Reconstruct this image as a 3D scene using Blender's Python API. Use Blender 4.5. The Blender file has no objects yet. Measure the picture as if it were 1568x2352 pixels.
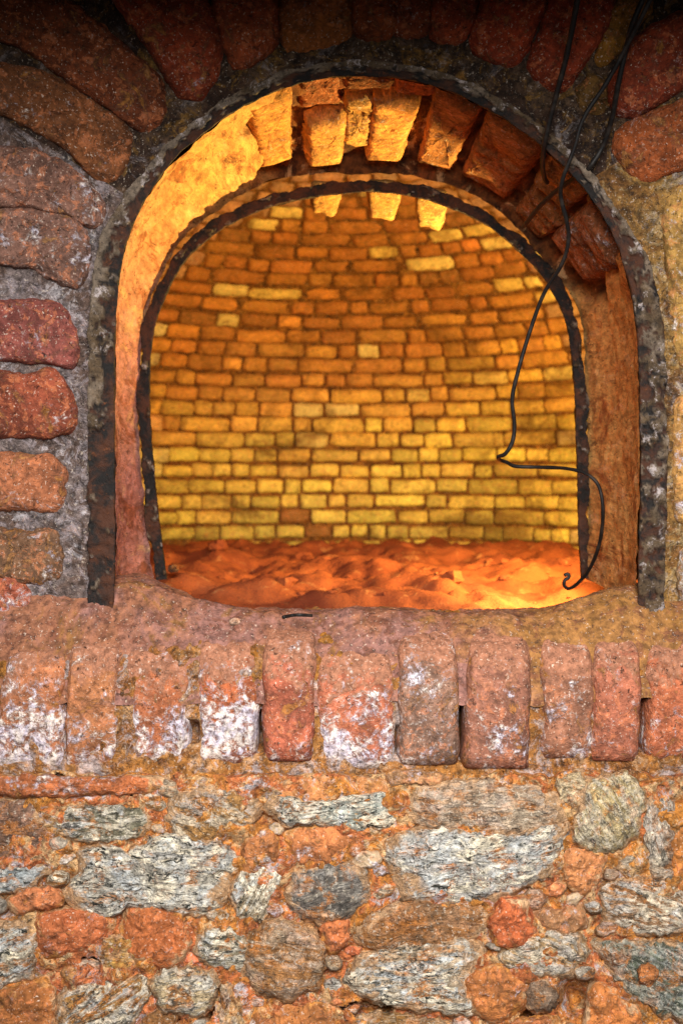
import bpy, math, random
from mathutils import Vector, Matrix, noise, geometry

# ------------------------------------------------------------------ camera, light, exposure
sc = bpy.context.scene
C = sc.collection
EZ = 1.2                      # eye height above the ground
CAMD = 1.5                    # camera distance in front of the wall face
PXM = 0.88 / 1568             # metres per picture unit on the wall face
HOR = 1088                    # picture row of the horizon

cam_d = bpy.data.cameras.new("camera")
cam = bpy.data.objects.new("camera", cam_d)
C.objects.link(cam)
cam.location = (0, -CAMD, EZ)
cam.rotation_euler = (math.radians(90), 0, 0)
cam_d.sensor_fit = 'HORIZONTAL'
cam_d.sensor_width = 36
cam_d.lens = 36 * CAMD / 0.88
cam_d.shift_y = -(1176 - HOR) / 1568
cam_d.clip_start = 0.02
cam_d.clip_end = 100
cam_d.dof.use_dof = True
cam_d.dof.focus_distance = 1.47
cam_d.dof.aperture_fstop = 9
sc.camera = cam

w = bpy.data.worlds.new("World")
sc.world = w
w.use_nodes = True
w.node_tree.nodes["Background"].inputs[0].default_value = (0.72, 0.74, 0.82, 1)
w.node_tree.nodes["Background"].inputs[1].default_value = 0.085

def area(name, loc, target, sx, sy, power, col):
    l = bpy.data.lights.new(name, 'AREA')
    l.shape = 'RECTANGLE'; l.size = sx; l.size_y = sy
    l.energy = power; l.color = col
    o = bpy.data.objects.new(name, l); C.objects.link(o)
    o.location = loc
    o.rotation_euler = (Vector(target) - Vector(loc)).to_track_quat('-Z', 'Y').to_euler()
    return o

# daylight from a wide doorway behind the camera
area("doorway_daylight", (0.08, -1.7, 1.72), (0.05, 0.0, 0.72), 0.8, 0.7, 26, (1.0, 0.97, 0.94)).data.spread = math.radians(92)
# warm floodlights standing inside the chamber, hidden behind the right jamb
LAMP = (1.0, 0.71, 0.21)
def spot(name, loc, axis, half, power, blend=1.0, radius=0.03):
    l = bpy.data.lights.new(name, 'SPOT'); l.energy = power; l.color = LAMP
    l.spot_size = math.radians(2 * half); l.spot_blend = blend; l.shadow_soft_size = radius
    o = bpy.data.objects.new(name, l); C.objects.link(o)
    o.location = loc; o.rotation_euler = Vector(axis).to_track_quat('-Z', 'Y').to_euler()
spot("chamber_floodlight", (0.60, 0.62, EZ + 0.05), (-0.30, 0.87, 0.34), 78, 128, 0.7, 0.05)
spot("vault_floodlight", (0.62, 0.62, EZ - 0.12), (-0.60, -0.36, 0.76), 44, 140)
spot("floor_floodlight", (0.48, 0.62, EZ - 0.226 + 0.13), (-0.62, 0.16, -0.62), 62, 40)

sc.view_settings.view_transform = 'Standard'
sc.view_settings.look = 'None'
sc.view_settings.exposure = 0.0
sc.view_settings.gamma = 1.0
sc.cycles.use_denoising = True
sc.cycles.denoising_prefilter = 'NONE'
sc.cycles.denoising_input_passes = 'RGB_ALBEDO_NORMAL'
sc.cycles.max_bounces = 8
sc.cycles.diffuse_bounces = 5

# ------------------------------------------------------------------ helpers
rnd = random.Random(7)

def W(ox, oy, y=0.0):
    s = PXM * (CAMD + y) / CAMD
    return Vector(((ox - 784) * s, y, EZ + (HOR - oy) * s))

def lin(c):
    r = []
    for v in c[:3]:
        v = v / 255.0
        r.append(v / 12.92 if v <= 0.04045 else ((v + 0.055) / 1.055) ** 2.4)
    return tuple(r)

def fbm(p, scale, octv=4, H=0.9):
    return noise.fractal(Vector(p) * scale, H, 2.0, octv)

def cr_curve(pts, n):
    """smooth curve through pts, resampled to n points evenly by length"""
    pts = [Vector(p).to_3d() for p in pts]
    fine = []
    for i in range(len(pts) - 1):
        p0 = pts[max(i - 1, 0)]; p1 = pts[i]; p2 = pts[i + 1]; p3 = pts[min(i + 2, len(pts) - 1)]
        for k in range(16):
            t = k / 16
            fine.append(0.5 * ((2 * p1) + (p2 - p0) * t + (2 * p0 - 5 * p1 + 4 * p2 - p3) * t * t + (3 * p1 - p0 - 3 * p2 + p3) * t ** 3))
    fine.append(pts[-1])
    return resample(fine, n)

def resample(fine, n, closed=False):
    if closed: fine = fine + [fine[0]]
    L = [0.0]
    for i in range(1, len(fine)): L.append(L[-1] + (fine[i] - fine[i - 1]).length)
    out = []; j = 0
    m = n if closed else n - 1
    for i in range(n):
        d = L[-1] * i / m
        while j < len(L) - 2 and L[j + 1] < d: j += 1
        seg = L[j + 1] - L[j]
        out.append(fine[j].lerp(fine[j + 1], (d - L[j]) / seg if seg > 1e-9 else 0))
    return out

def chaikin(p, it=2, q=0.25):
    for _ in range(it):
        o = []
        for i in range(len(p)):
            a, b = p[i], p[(i + 1) % len(p)]
            o += [a.lerp(b, q), a.lerp(b, 1 - q)]
        p = o
    return p

def mesh_obj(name, verts, faces, mat, parent=None, origin=None, roty=0.0, attrs=None, color=None, smooth=True):
    me = bpy.data.meshes.new(name)
    if origin is not None:
        Rm = Matrix.Rotation(-roty, 3, 'Y')
        verts = [Rm @ (Vector(v) - origin) for v in verts]
    me.from_pydata([tuple(v) for v in verts], [], faces)
    if smooth: me.polygons.foreach_set("use_smooth", [True] * len(me.polygons))
    for k, vals in (attrs or {}).items():
        a = me.attributes.new(k, 'FLOAT', 'POINT'); a.data.foreach_set("value", vals)
    me.materials.append(mat)
    me.update()
    o = bpy.data.objects.new(name, me); C.objects.link(o)
    if origin is not None:
        o.location = origin; o.rotation_euler = (0, roty, 0)
    if parent is not None:
        o.parent = parent
        o.matrix_parent_inverse = Matrix.Translation(-parent.location)
    if color is not None: o.color = (*lin(color), color[3] if len(color) > 3 else 0.3)
    return o

def thing(name, label, cat, loc, group=None):
    o = bpy.data.objects.new(name, None); C.objects.link(o)
    o.empty_display_size = 0.05
    o.location = loc
    return tag(o, label, cat, group)

def tag(o, label, cat, group=None):
    o['label'] = label; o['category'] = cat
    if group: o['group'] = group
    return o

def grid(nu, nv, f, flip=False):
    verts = [f(i / (nu - 1), j / (nv - 1)) for i in range(nu) for j in range(nv)]
    faces = []
    for i in range(nu - 1):
        for j in range(nv - 1):
            q = (i * nv + j, (i + 1) * nv + j, (i + 1) * nv + j + 1, i * nv + j + 1)
            faces.append(q[::-1] if flip else q)
    return verts, faces

# ------------------------------------------------------------------ materials
class NT:
    def __init__(self, name):
        self.m = bpy.data.materials.new(name); self.m.use_nodes = True
        self.t = self.m.node_tree; self.n = self.t.nodes; self.l = self.t.links
        self.b = self.n["Principled BSDF"]
        self.b.inputs["Specular IOR Level"].default_value = 0.25
        self.b.inputs["Roughness"].default_value = 0.85
    def node(self, ty, **kw):
        nd = self.n.new(ty)
        for k, v in kw.items(): setattr(nd, k, v)
        return nd
    def put(self, sock, v):
        if hasattr(v, "is_linked") or isinstance(v, bpy.types.NodeSocket): self.l.new(v, sock)
        elif isinstance(v, (tuple, list)): sock.default_value = (*v[:3], 1) if sock.type == 'RGBA' else tuple(v)
        else: sock.default_value = v
    def noise(self, vec, scale, detail=6, rough=0.6, dist=0.0, mult=None):
        nd = self.node("ShaderNodeTexNoise")
        if mult is not None:
            mp = self.node("ShaderNodeMapping"); self.l.new(vec, mp.inputs[0]); mp.inputs["Scale"].default_value = mult; vec = mp.outputs[0]
        self.l.new(vec, nd.inputs["Vector"])
        nd.inputs["Scale"].default_value = scale; nd.inputs["Detail"].default_value = detail
        nd.inputs["Roughness"].default_value = rough; nd.inputs["Distortion"].default_value = dist
        return nd.outputs["Fac"]
    def ramp(self, v, a, b):
        nd = self.node("ShaderNodeMapRange"); nd.interpolation_type = 'SMOOTHSTEP'
        self.put(nd.inputs["Value"], v); nd.inputs["From Min"].default_value = a; nd.inputs["From Max"].default_value = b
        return nd.outputs[0]
    def var(self, n, lo, hi, a=0.36, b=0.64):
        nd = self.node("ShaderNodeMapRange")
        self.put(nd.inputs["Value"], n); nd.inputs["From Min"].default_value = a; nd.inputs["From Max"].default_value = b
        nd.inputs["To Min"].default_value = lo; nd.inputs["To Max"].default_value = hi
        return nd.outputs[0]
    def math(self, op, a, b=0.0, c=0.0):
        nd = self.node("ShaderNodeMath", operation=op)
        self.put(nd.inputs[0], a); self.put(nd.inputs[1], b)
        if op == 'MULTIPLY_ADD': self.put(nd.inputs[2], c)
        return nd.outputs[0]
    def mix(self, f, a, b, mode='MIX'):
        nd = self.node("ShaderNodeMix", data_type='RGBA', blend_type=mode)
        self.put(nd.inputs[0], f); self.put(nd.inputs[6], a); self.put(nd.inputs[7], b)
        return nd.outputs[2]
    def attr(self, name, out="Fac"):
        nd = self.node("ShaderNodeAttribute"); nd.attribute_name = name
        return nd.outputs[out]
    def pos(self): return self.node("ShaderNodeNewGeometry").outputs["Position"]
    def obj(self): return self.node("ShaderNodeTexCoord").outputs["Object"]
    def info(self): return self.node("ShaderNodeObjectInfo")
    def hsv(self, col, v):
        nd = self.node("ShaderNodeHueSaturation"); self.put(nd.inputs["Color"], col); self.put(nd.inputs["Value"], v)
        return nd.outputs[0]
    def finish(self, col, height=None, dist=0.003, strength=1.0, rough=None, metal=None):
        self.put(self.b.inputs["Base Color"], col)
        if rough is not None: self.put(self.b.inputs["Roughness"], rough)
        if metal is not None: self.put(self.b.inputs["Metallic"], metal)
        if height is not None:
            bp = self.node("ShaderNodeBump"); bp.inputs["Distance"].default_value = dist; bp.inputs["Strength"].default_value = strength
            self.l.new(height, bp.inputs["Height"]); self.l.new(bp.outputs[0], self.b.inputs["Normal"])
        return self.m

SALT = lin((206, 198, 200)); OCHRE = lin((150, 96, 26)); BLACK = lin((28, 22, 20))

def brick_material(name, base=None, salt_gain=1.0, wear=1.0, stain=0.0):
    t = NT(name); P = t.pos(); inf = t.info()
    base = inf.outputs["Color"] if base is None else t.attr(base, "Color")
    n1 = t.noise(P, 20, 5, 0.65, 0.4); n2 = t.noise(P, 70, 5, 0.7, 0.6); n3 = t.noise(P, 300, 2, 0.6); n4 = t.noise(P, 32, 6, 0.72, 1.0); n5 = t.noise(P, 130, 4, 0.7, 0.3)
    c = t.hsv(base, t.var(n1, 1 - 0.38 * wear, 1 + 0.35 * wear))
    c = t.mix(t.math('MULTIPLY', t.ramp(n2, 0.52, 0.60), 0.65), c, t.mix(0.5, base, lin((214, 128, 80))))   # fired orange flecks
    c = t.mix(t.math('MULTIPLY', t.ramp(n4, 0.53, 0.60), 0.6 * wear), c, t.hsv(t.mix(0.4, base, lin((110, 92, 84))), 0.5))      # dark burnt blotches
    c = t.hsv(c, t.var(n5, 1 - 0.34 * wear, 1 + 0.30 * wear))
    c = t.mix(t.math('MULTIPLY', t.ramp(t.math('ADD', t.attr("dust"), t.var(n4, -0.45, 0.45)), 0.25, 0.60), 0.8), c, t.hsv(OCHRE, t.var(n5, 0.5, 1.6)))
    c = t.mix(t.ramp(t.math('ADD', t.attr("clay"), t.var(n2, -0.4, 0.4)), 0.30, 0.70), c, t.hsv(lin((146, 98, 74)), t.var(n5, 0.6, 1.35)))
    s = t.math('ADD', t.noise(P, 26, 8, 0.75, 0.6), t.math('MULTIPLY_ADD', inf.outputs["Alpha"], 0.34, -0.17))
    s = t.math('ADD', s, t.math('MULTIPLY', t.attr("salt"), 0.28))
    s = t.math('MULTIPLY', t.ramp(t.math('ADD', s, t.var(n5, -0.07, 0.07)), 0.50, 0.66), 0.9 * salt_gain)
    c = t.mix(s, c, t.hsv(t.mix(t.ramp(n4, 0.4, 0.6), lin((224, 212, 200)), lin((188, 182, 196))), t.var(n5, 0.35, 1.2)))
    pits = t.math('MULTIPLY', t.ramp(t.noise(P, 120, 6, 0.8, 0.5), 0.59, 0.65), t.var(n1, 0.1, 0.9))
    c = t.mix(t.math('MULTIPLY', pits, 0.85 * wear), c, BLACK)
    c = t.mix(t.ramp(t.math('ADD', t.attr('rim'), t.var(n4, -0.42, 0.42)), 0.35, 0.62), c, t.hsv(t.mix(t.ramp(n1, 0.42, 0.58), lin((186, 124, 60)), lin((188, 150, 112))), t.var(n5, 0.5, 1.35)))
    if stain:
        c = t.mix(t.math('MULTIPLY', t.ramp(t.noise(P, 3.2, 7, 0.68, 0.8), 0.50, 0.66), stain), c, lin((104, 66, 26)))
    grains = t.math('MULTIPLY', t.ramp(n3, 0.62, 0.70), t.var(n4, 0.8, 0.1))
    c = t.mix(grains, c, lin((216, 192, 172)))
    h = t.math('ADD', t.math('MULTIPLY', n2, 1.2), t.math('MULTIPLY_ADD', n5, 0.5, t.math('MULTIPLY', n3, 0.12)))
    h = t.math('SUBTRACT', t.math('MULTIPLY_ADD', s, 0.3, h), t.math('MULTIPLY', pits, 0.5))
    return t.finish(c, h, 0.0042, 1.0)

def stone_material(name):
    """layered weathered rock: streaks run along each stone's own length"""
    t = NT(name); O = t.obj(); P = t.pos(); inf = t.info(); base = inf.outputs["Color"]
    off = t.node("ShaderNodeVectorMath", operation='ADD'); t.l.new(O, off.inputs[0])
    cb = t.node("ShaderNodeCombineXYZ"); r = t.math('MULTIPLY', inf.outputs["Random"], 9.0)
    for k in range(3): t.l.new(r, cb.inputs[k])
    t.l.new(cb.outputs[0], off.inputs[1]); V = off.outputs[0]
    st = t.noise(V, 1, 6, 0.7, 1.2, mult=(16, 50, 70)); st2 = t.noise(V, 1, 5, 0.72, 1.2, mult=(40, 100, 130))
    n1 = t.noise(V, 20, 6, 0.68, 0.5); sp = t.noise(P, 140, 6, 0.8, 0.4); n5 = t.noise(P, 110, 4, 0.7)
    a = inf.outputs["Alpha"]                                    # how strongly the rock is banded
    c = t.hsv(base, t.math('MULTIPLY', t.var(n1, 0.55, 1.35), t.var(n5, 0.6, 1.35)))
    och = t.math('MULTIPLY', t.ramp(t.noise(P, 24, 8, 0.75, 0.8), 0.48, 0.58), 0.9)
    c = t.mix(och, c, t.hsv(lin((172, 108, 50)), t.var(n5, 0.4, 1.5)))
    white = t.math('MULTIPLY', t.ramp(st, 0.43, 0.55), t.ramp(a, 0.0, 0.8))
    c = t.mix(white, c, t.hsv(t.mix(t.ramp(n1, 0.4, 0.6), lin((240, 226, 198)), lin((200, 202, 200))), t.var(n5, 0.45, 1.3)))
    dark = t.math('MULTIPLY', t.ramp(st2, 0.53, 0.61), t.ramp(a, -0.4, 0.9))
    c = t.mix(dark, c, lin((50, 50, 44)))
    c = t.mix(t.math('MULTIPLY', t.ramp(sp, 0.55, 0.61), t.var(n1, 0.15, 0.95)), c, BLACK)
    c = t.mix(t.ramp(t.math('ADD', t.attr('rim'), t.var(n1, -0.42, 0.42)), 0.35, 0.62), c, t.hsv(t.mix(t.ramp(n1, 0.42, 0.58), lin((186, 124, 60)), lin((188, 150, 112))), t.var(n5, 0.5, 1.35)))
    c = t.mix(t.math('MULTIPLY', t.ramp(t.noise(P, 210, 3, 0.7), 0.58, 0.66), 0.6), c, lin((218, 206, 188)))
    h = t.math('ADD', t.math('MULTIPLY', st, 1.1), t.math('MULTIPLY_ADD', n5, 0.7, t.math('MULTIPLY', st2, 0.8)))
    return t.finish(c, h, 0.009, 1.0)

def mortar_material(name, cols, soot=0.0, salt=0.3):
    t = NT(name); P = t.pos()
    n1 = t.noise(P, 11, 7, 0.7, 0.7); n2 = t.noise(P, 36, 7, 0.75, 0.9); n3 = t.noise(P, 130, 6, 0.8, 0.4); n5 = t.noise(P, 100, 4, 0.7)
    c = t.mix(t.ramp(n1, 0.44, 0.56), lin(cols[0]), lin(cols[1]))
    c = t.mix(t.ramp(n2, 0.50, 0.60), c, lin(cols[2]))
    c = t.hsv(c, t.var(n5, 0.45, 1.45))
    s = t.math('ADD', t.noise(P, 24, 8, 0.78, 0.6), t.math('MULTIPLY', t.attr("salt"), 0.16))
    c = t.mix(t.math('MULTIPLY', t.ramp(s, 0.54, 0.63), salt), c, t.hsv(SALT, t.var(n5, 0.5, 1.2)))
    if soot: c = t.mix(t.math('MULTIPLY', t.ramp(t.noise(P, 20, 8, 0.75, 0.7), 0.50, 0.61), soot), c, BLACK)
    c = t.mix(t.math('MULTIPLY', t.ramp(t.math('ADD', t.attr("dust"), t.var(n2, -0.4, 0.4)), 0.2, 0.7), 0.8), c, t.hsv(OCHRE, t.var(n5, 0.5, 1.6)))
    c = t.mix(t.math('MULTIPLY', t.ramp(n3, 0.55, 0.61), 0.75), c, lin((36, 27, 22)))
    c = t.mix(t.math('MULTIPLY', t.ramp(t.noise(P, 240, 3, 0.7), 0.60, 0.68), 0.55), c, lin((218, 200, 180)))
    h = t.math('ADD', t.math('MULTIPLY', n2, 1.2), t.math('MULTIPLY_ADD', n5, 0.8, t.math('MULTIPLY', n3, 0.4)))
    return t.finish(c, h, 0.009, 1.0)

def plaster_material(name):
    t = NT(name); P0 = t.pos()
    mp = t.node("ShaderNodeMapping"); t.l.new(P0, mp.inputs[0]); mp.inputs["Scale"].default_value = (1.0, 0.28, 1.0); P = mp.outputs[0]   # trowelled along the passage
    n1 = t.noise(P, 10, 6, 0.6, 0.4); n2 = t.noise(P, 45, 8, 0.7, 0.5); n3 = t.noise(P, 190, 5, 0.7)
    streak = t.noise(P, 30, 8, 0.75, 0.9)
    warm = t.attr("warm")
    c = t.mix(warm, t.mix(t.ramp(n1, 0.35, 0.65), lin((206, 146, 134)), lin((192, 124, 108))), t.mix(t.ramp(n1, 0.35, 0.62), lin((222, 168, 98)), lin((204, 142, 76))))
    c = t.mix(t.math('MULTIPLY', t.ramp(streak, 0.55, 0.66), 0.6), c, lin((132, 72, 40)))
    c = t.mix(t.math('MULTIPLY', t.ramp(n2, 0.58, 0.68), 0.6), c, lin((214, 160, 120)))
    c = t.mix(t.math('MULTIPLY', t.ramp(n3, 0.60, 0.66), 0.75), c, lin((60, 34, 24)))
    c = t.mix(t.attr("bare"), c, t.mix(t.ramp(n2, 0.4, 0.6), lin((70, 40, 22)), lin((118, 70, 34))))
    c = t.mix(t.math('MULTIPLY', t.ramp(t.noise(P, 1, 8, 0.75, 0.8, mult=(22, 22, 18)), 0.53, 0.61), 0.75), c, lin((146, 78, 40)))
    c = t.mix(t.math('MULTIPLY', t.ramp(t.noise(P, 19, 8, 0.72, 0.8), 0.55, 0.62), 0.6), c, lin((226, 178, 124)))
    c = t.mix(t.math('MULTIPLY', t.ramp(t.noise(P, 50, 7, 0.8, 0.6), 0.58, 0.63), 0.7), c, lin((84, 46, 26)))
    c = t.hsv(c, t.var(t.noise(P, 90, 4, 0.7), 0.65, 1.3))
    h = t.math('MULTIPLY_ADD', n2, 0.9, t.math('MULTIPLY_ADD', n3, 0.5, t.math('MULTIPLY', streak, 0.6)))
    return t.finish(c, h, 0.006, 1.0)

def iron_material(name):
    t = NT(name); P = t.pos()
    n1 = t.noise(P, 30, 7, 0.7, 0.4); n3 = t.noise(P, 240, 5, 0.7); n2 = t.noise(P, 90, 8, 0.75)
    c = t.mix(t.ramp(n1, 0.42, 0.62), lin((20, 16, 14)), lin((66, 36, 20)))
    c = t.mix(t.math('MULTIPLY', t.ramp(n2, 0.58, 0.68), 0.5), c, lin((120, 66, 30)))
    crust = t.attr("crust")
    cc = t.mix(t.ramp(t.noise(P, 14, 9, 0.75), 0.42, 0.58), lin((108, 94, 80)), lin((78, 62, 44)))
    cc = t.hsv(cc, t.var(n2, 0.45, 1.4))
    cc = t.mix(t.math('MULTIPLY', t.ramp(t.noise(P, 40, 10, 0.8), 0.54, 0.62), 0.7), cc, lin((186, 174, 172)))
    cc = t.mix(t.math('MULTIPLY', t.ramp(n3, 0.57, 0.63), 0.8), cc, BLACK)
    c = t.mix(crust, c, cc)
    h = t.math('MULTIPLY_ADD', n2, 0.7, t.math('MULTIPLY', n3, 0.5))
    return t.finish(c, h, 0.004, 0.9, rough=t.math('MULTIPLY_ADD', crust, 0.3, 0.6))

def ledge_material(name):
    t = NT(name); P = t.pos()
    n1 = t.noise(P, 10, 7, 0.68, 0.6); n2 = t.noise(P, 46, 6, 0.72, 0.6); n3 = t.noise(P, 130, 6, 0.78, 0.3); n5 = t.noise(P, 95, 4, 0.7)
    c = t.mix(t.ramp(n1, 0.42, 0.58), lin((126, 88, 78)), lin((132, 86, 62)))
    c = t.mix(t.ramp(t.math('ADD', t.attr("dust"), t.var(n1, -0.3, 0.3)), 0.2, 0.8), c, lin((136, 94, 50)))
    c = t.mix(t.math('MULTIPLY', t.ramp(n2, 0.51, 0.60), 0.75), c, lin((98, 58, 42)))
    c = t.mix(t.math('MULTIPLY', t.ramp(t.noise(P, 14, 8, 0.75, 0.8), 0.53, 0.62), 0.7), c, lin((122, 84, 36)))
    c = t.hsv(c, t.var(n5, 0.55, 1.4))
    c = t.mix(t.math('MULTIPLY', t.ramp(n3, 0.56, 0.62), 0.8), c, lin((52, 34, 28)))
    c = t.mix(t.math('MULTIPLY', t.ramp(t.noise(P, 260, 3, 0.6), 0.62, 0.7), 0.6), c, lin((206, 180, 160)))
    return t.finish(c, t.math('MULTIPLY_ADD', n2, 0.9, t.math('MULTIPLY', n5, 0.5)), 0.005, 1.0)

def clay_floor_material(name):
    t = NT(name); P = t.pos()
    n1 = t.noise(P, 5, 6, 0.65, 0.4); n2 = t.noise(P, 26, 8, 0.7, 0.4); n3 = t.noise(P, 160, 4, 0.7)
    c = t.mix(t.ramp(n1, 0.38, 0.62), lin((112, 50, 26)), lin((146, 74, 38)))
    c = t.mix(t.math('MULTIPLY', t.ramp(n2, 0.56, 0.70), 0.5), c, lin((196, 140, 88)))
    c = t.mix(t.math('MULTIPLY', t.ramp(n3, 0.58, 0.66), 0.5), c, lin((90, 40, 22)))
    return t.finish(c, t.math('MULTIPLY_ADD', n2, 1.0, t.math('MULTIPLY', n3, 0.3)), 0.007, 0.9)

def wire_material(name):
    t = NT(name); P = t.pos()
    c = t.mix(t.ramp(t.noise(P, 60, 5, 0.6), 0.45, 0.65), lin((20, 18, 17)), lin((44, 38, 34)))
    return t.finish(c, t.noise(P, 300, 3, 0.6), 0.0006, 0.5, rough=0.55)

M_BRICK = brick_material("weathered_brick")
M_CHAMBER = brick_material("chamber_brick", salt_gain=0.25, wear=0.6, stain=0.75)
M_CHAMBER_FAR = brick_material("chamber_brick_far", base="tint", salt_gain=0.25, wear=0.6, stain=0.75)
M_STONE = stone_material("layered_stone")
M_MORT_L = mortar_material("pale_lime_mortar", ((120, 106, 102), (98, 78, 68), (150, 138, 140)), 0.55, 0.75)
M_MORT_A = mortar_material("sooty_shade_mortar", ((92, 70, 52), (58, 40, 30), (128, 94, 46)), 0.75, 0.25)  # soot-dark joints, with the shade over the mouth put into the colour
M_MORT_R = mortar_material("ochre_mortar", ((150, 112, 58), (118, 80, 40), (164, 138, 96)), 0.6, 0.4)
M_MORT_RUB = mortar_material("rubble_mortar", ((190, 124, 54), (190, 108, 62), (210, 172, 124)), 0.35, 0.95)
M_MORT_SILL = mortar_material("sill_mortar", ((168, 112, 54), (140, 88, 42), (182, 140, 100)), 0.3, 0.6)
M_MORT_CH = mortar_material("chamber_mortar", ((140, 88, 38), (116, 68, 28), (164, 112, 54)), 0.5, 0.0)
M_PLASTER = plaster_material("clay_plaster")
M_IRON = iron_material("rusted_iron")
M_LEDGE = ledge_material("dusty_ledge")
M_FLOOR = clay_floor_material("burnt_clay_floor")
M_WIRE = wire_material("old_wire")

# ------------------------------------------------------------------ generic pieces
def planar(yf):
    """mapping from picture units to a point on the surface y = yf(a, b), h metres proud of it"""
    def M(a, b, h):
        return W(a, b, yf(a, b) - h)
    return M

def pillow(name, outline, M, proud, mat, parent, color, N=72, R=15, edge=5.0, base=-0.008, depth=0.06,
           rough=0.0025, wob=4.0, strata=0.0, roty=0.0, salt=None, tilt=(0, 0), seed=0, corner=2, grow=0.0, rim=0.0):
    pts = [Vector((p[0], p[1], 0)) for p in outline]
    c0 = sum(pts, Vector()) / len(pts)
    pts = resample(chaikin(chaikin(pts, 1, 0.13), corner - 1, 0.22), N, closed=True)
    c0 = sum(pts, Vector()) / N
    if grow:
        ar0 = sum(pts[k].x * pts[(k + 1) % N].y - pts[(k + 1) % N].x * pts[k].y for k in range(N))
        g = grow if ar0 > 0 else -grow
        tn = [(pts[(k + 2) % N] - pts[k - 2]).normalized() for k in range(N)]
        pts = [p + Vector((t_.y, -t_.x, 0)) * g for p, t_ in zip(pts, tn)]
    sd = Vector((seed * 3.7, seed * 1.3, seed * 2.1))
    verts = []; sal = []; rims = [0.0]
    ext = max((p - c0).length for p in pts)
    def vert(k, t, hh, sc_=1.0):
        p = c0 + (pts[k] - c0) * t
        wv = noise.noise_vector(Vector((p.x / 26, p.y / 26, 0)) + sd) + 0.6 * noise.noise_vector(Vector((p.x / 9, p.y / 9, 3)) + sd)
        a = p.x + wv.x * wob * t; b = p.y + wv.y * wob * t
        h = hh + tilt[0] * (p.x - c0.x) / ext + tilt[1] * (p.y - c0.y) / ext
        if rough:
            q = Vector((a * PXM, b * PXM, seed))
            h += rough * sc_ * (1.3 * fbm(q, 28, 3) + 0.6 * fbm(q, 110, 4))
            if strata:
                d = -(p.x - c0.x) * math.sin(roty) * -1 + (p.y - c0.y) * math.cos(roty)
                ph = d / 13.0 + 1.6 * noise.noise(Vector((a / 60, b / 30, seed)))
                h += strata * ((ph % 1.0) - 0.5) * sc_
        return M(a, b, h), (salt(a, b) if salt else 0.0)
    v, s = vert(0, 0.0, proud); verts.append(v); sal.append(s)
    ts = [1 - (1 - r / R) ** 1.7 for r in range(1, R + 1)]
    for t in ts:
        prof = (1 - t ** edge) ** 0.55
        for k in range(N):
            v, s = vert(k, t, base + (proud - base) * prof, 0.35 + 0.65 * prof); verts.append(v); sal.append(s); rims.append(rim * max(0.0, (t - 0.55) / 0.45) ** 1.5)
    for k in range(N):
        v, s = vert(k, 0.97, base - depth, 0); verts.append(v); sal.append(s)
    v, s = vert(0, 0, base - depth, 0); verts.append(v); sal.append(s)
    faces = [(0, 1 + (k + 1) % N, 1 + k) for k in range(N)]
    for r in range(R):
        a0 = 1 + r * N; b0 = a0 + N
        for k in range(N):
            k2 = (k + 1) % N
            faces.append((a0 + k, a0 + k2, b0 + k2, b0 + k))
    lo = 1 + R * N; last = len(verts) - 1
    faces += [(lo + k, lo + (k + 1) % N, last) for k in range(N)]
    org = sum(verts, Vector()) / len(verts)
    # picture rows run downwards, so the winding depends on the outline's direction
    ar = sum(pts[k].x * pts[(k + 1) % N].y - pts[(k + 1) % N].x * pts[k].y for k in range(N))
    if ar < 0: faces = [f[::-1] for f in faces]
    return mesh_obj(name, verts, faces, mat, parent, org, roty, {"salt": sal, "rim": rims + [rim] * (len(verts) - len(rims))}, color)

def tube(name, pts, r, mat, parent=None, seg=8, n=160):
    P = cr_curve(pts, n)
    verts = []; faces = []
    up = Vector((0.3, 1, 0.2)).normalized()
    for i, p in enumerate(P):
        tg = (P[min(i + 1, n - 1)] - P[max(i - 1, 0)]).normalized()
        a = tg.cross(up).normalized(); b = tg.cross(a)
        rr = r * (1 + 0.12 * noise.noise(p * 60))
        for k in range(seg):
            an = 2 * math.pi * k / seg
            verts.append(p + (a * math.cos(an) + b * math.sin(an)) * rr)
    for i in range(n - 1):
        for k in range(seg):
            k2 = (k + 1) % seg
            faces.append((i * seg + k, i * seg + k2, (i + 1) * seg + k2, (i + 1) * seg + k))
    faces.append(tuple(range(seg))[::-1]); faces.append(tuple(range((n - 1) * seg, n * seg)))
    return mesh_obj(name, verts, faces, mat, parent, P[0].copy())

# ------------------------------------------------------------------ the curves of the mouth (picture units)
FRONT = [(262, 1425), (265, 1250), (264, 1100), (264, 900), (267, 720), (283, 590), (320, 485), (400, 365), (500, 282), (600, 223), (700, 188),
         (800, 174), (900, 178), (1000, 198), (1100, 240), (1200, 302), (1300, 387), (1380, 490), (1430, 600), (1460, 750),
         (1467, 900), (1470, 1100), (1466, 1250), (1462, 1425)]
RING_OUT = [(352, 1330), (338, 1230), (325, 1100), (318, 980), (318, 880), (328, 760), (360, 650), (415, 555), (480, 492), (560, 443), (640, 412), (740, 399),
            (840, 396), (940, 402), (1040, 426), (1115, 462), (1185, 522), (1252, 600), (1308, 675), (1338, 765), (1344, 900), (1348, 1100), (1346, 1230), (1345, 1330)]
RING_IN = [(384, 1330), (370, 1230), (356, 1100), (346, 980), (344, 880), (351, 780), (376, 690), (432, 592), (520, 520), (620, 476), (720, 453),
           (830, 441), (930, 448), (1030, 476), (1130, 526), (1220, 606), (1275, 682), (1304, 765), (1317, 880), (1322, 1000), (1325, 1100), (1328, 1230), (1334, 1330)]
NS = 420
F2 = cr_curve(FRONT, NS)
O2 = cr_curve(RING_OUT, NS)
I2 = cr_curve(RING_IN, NS)
CTR = Vector((800, 800, 0))
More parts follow.
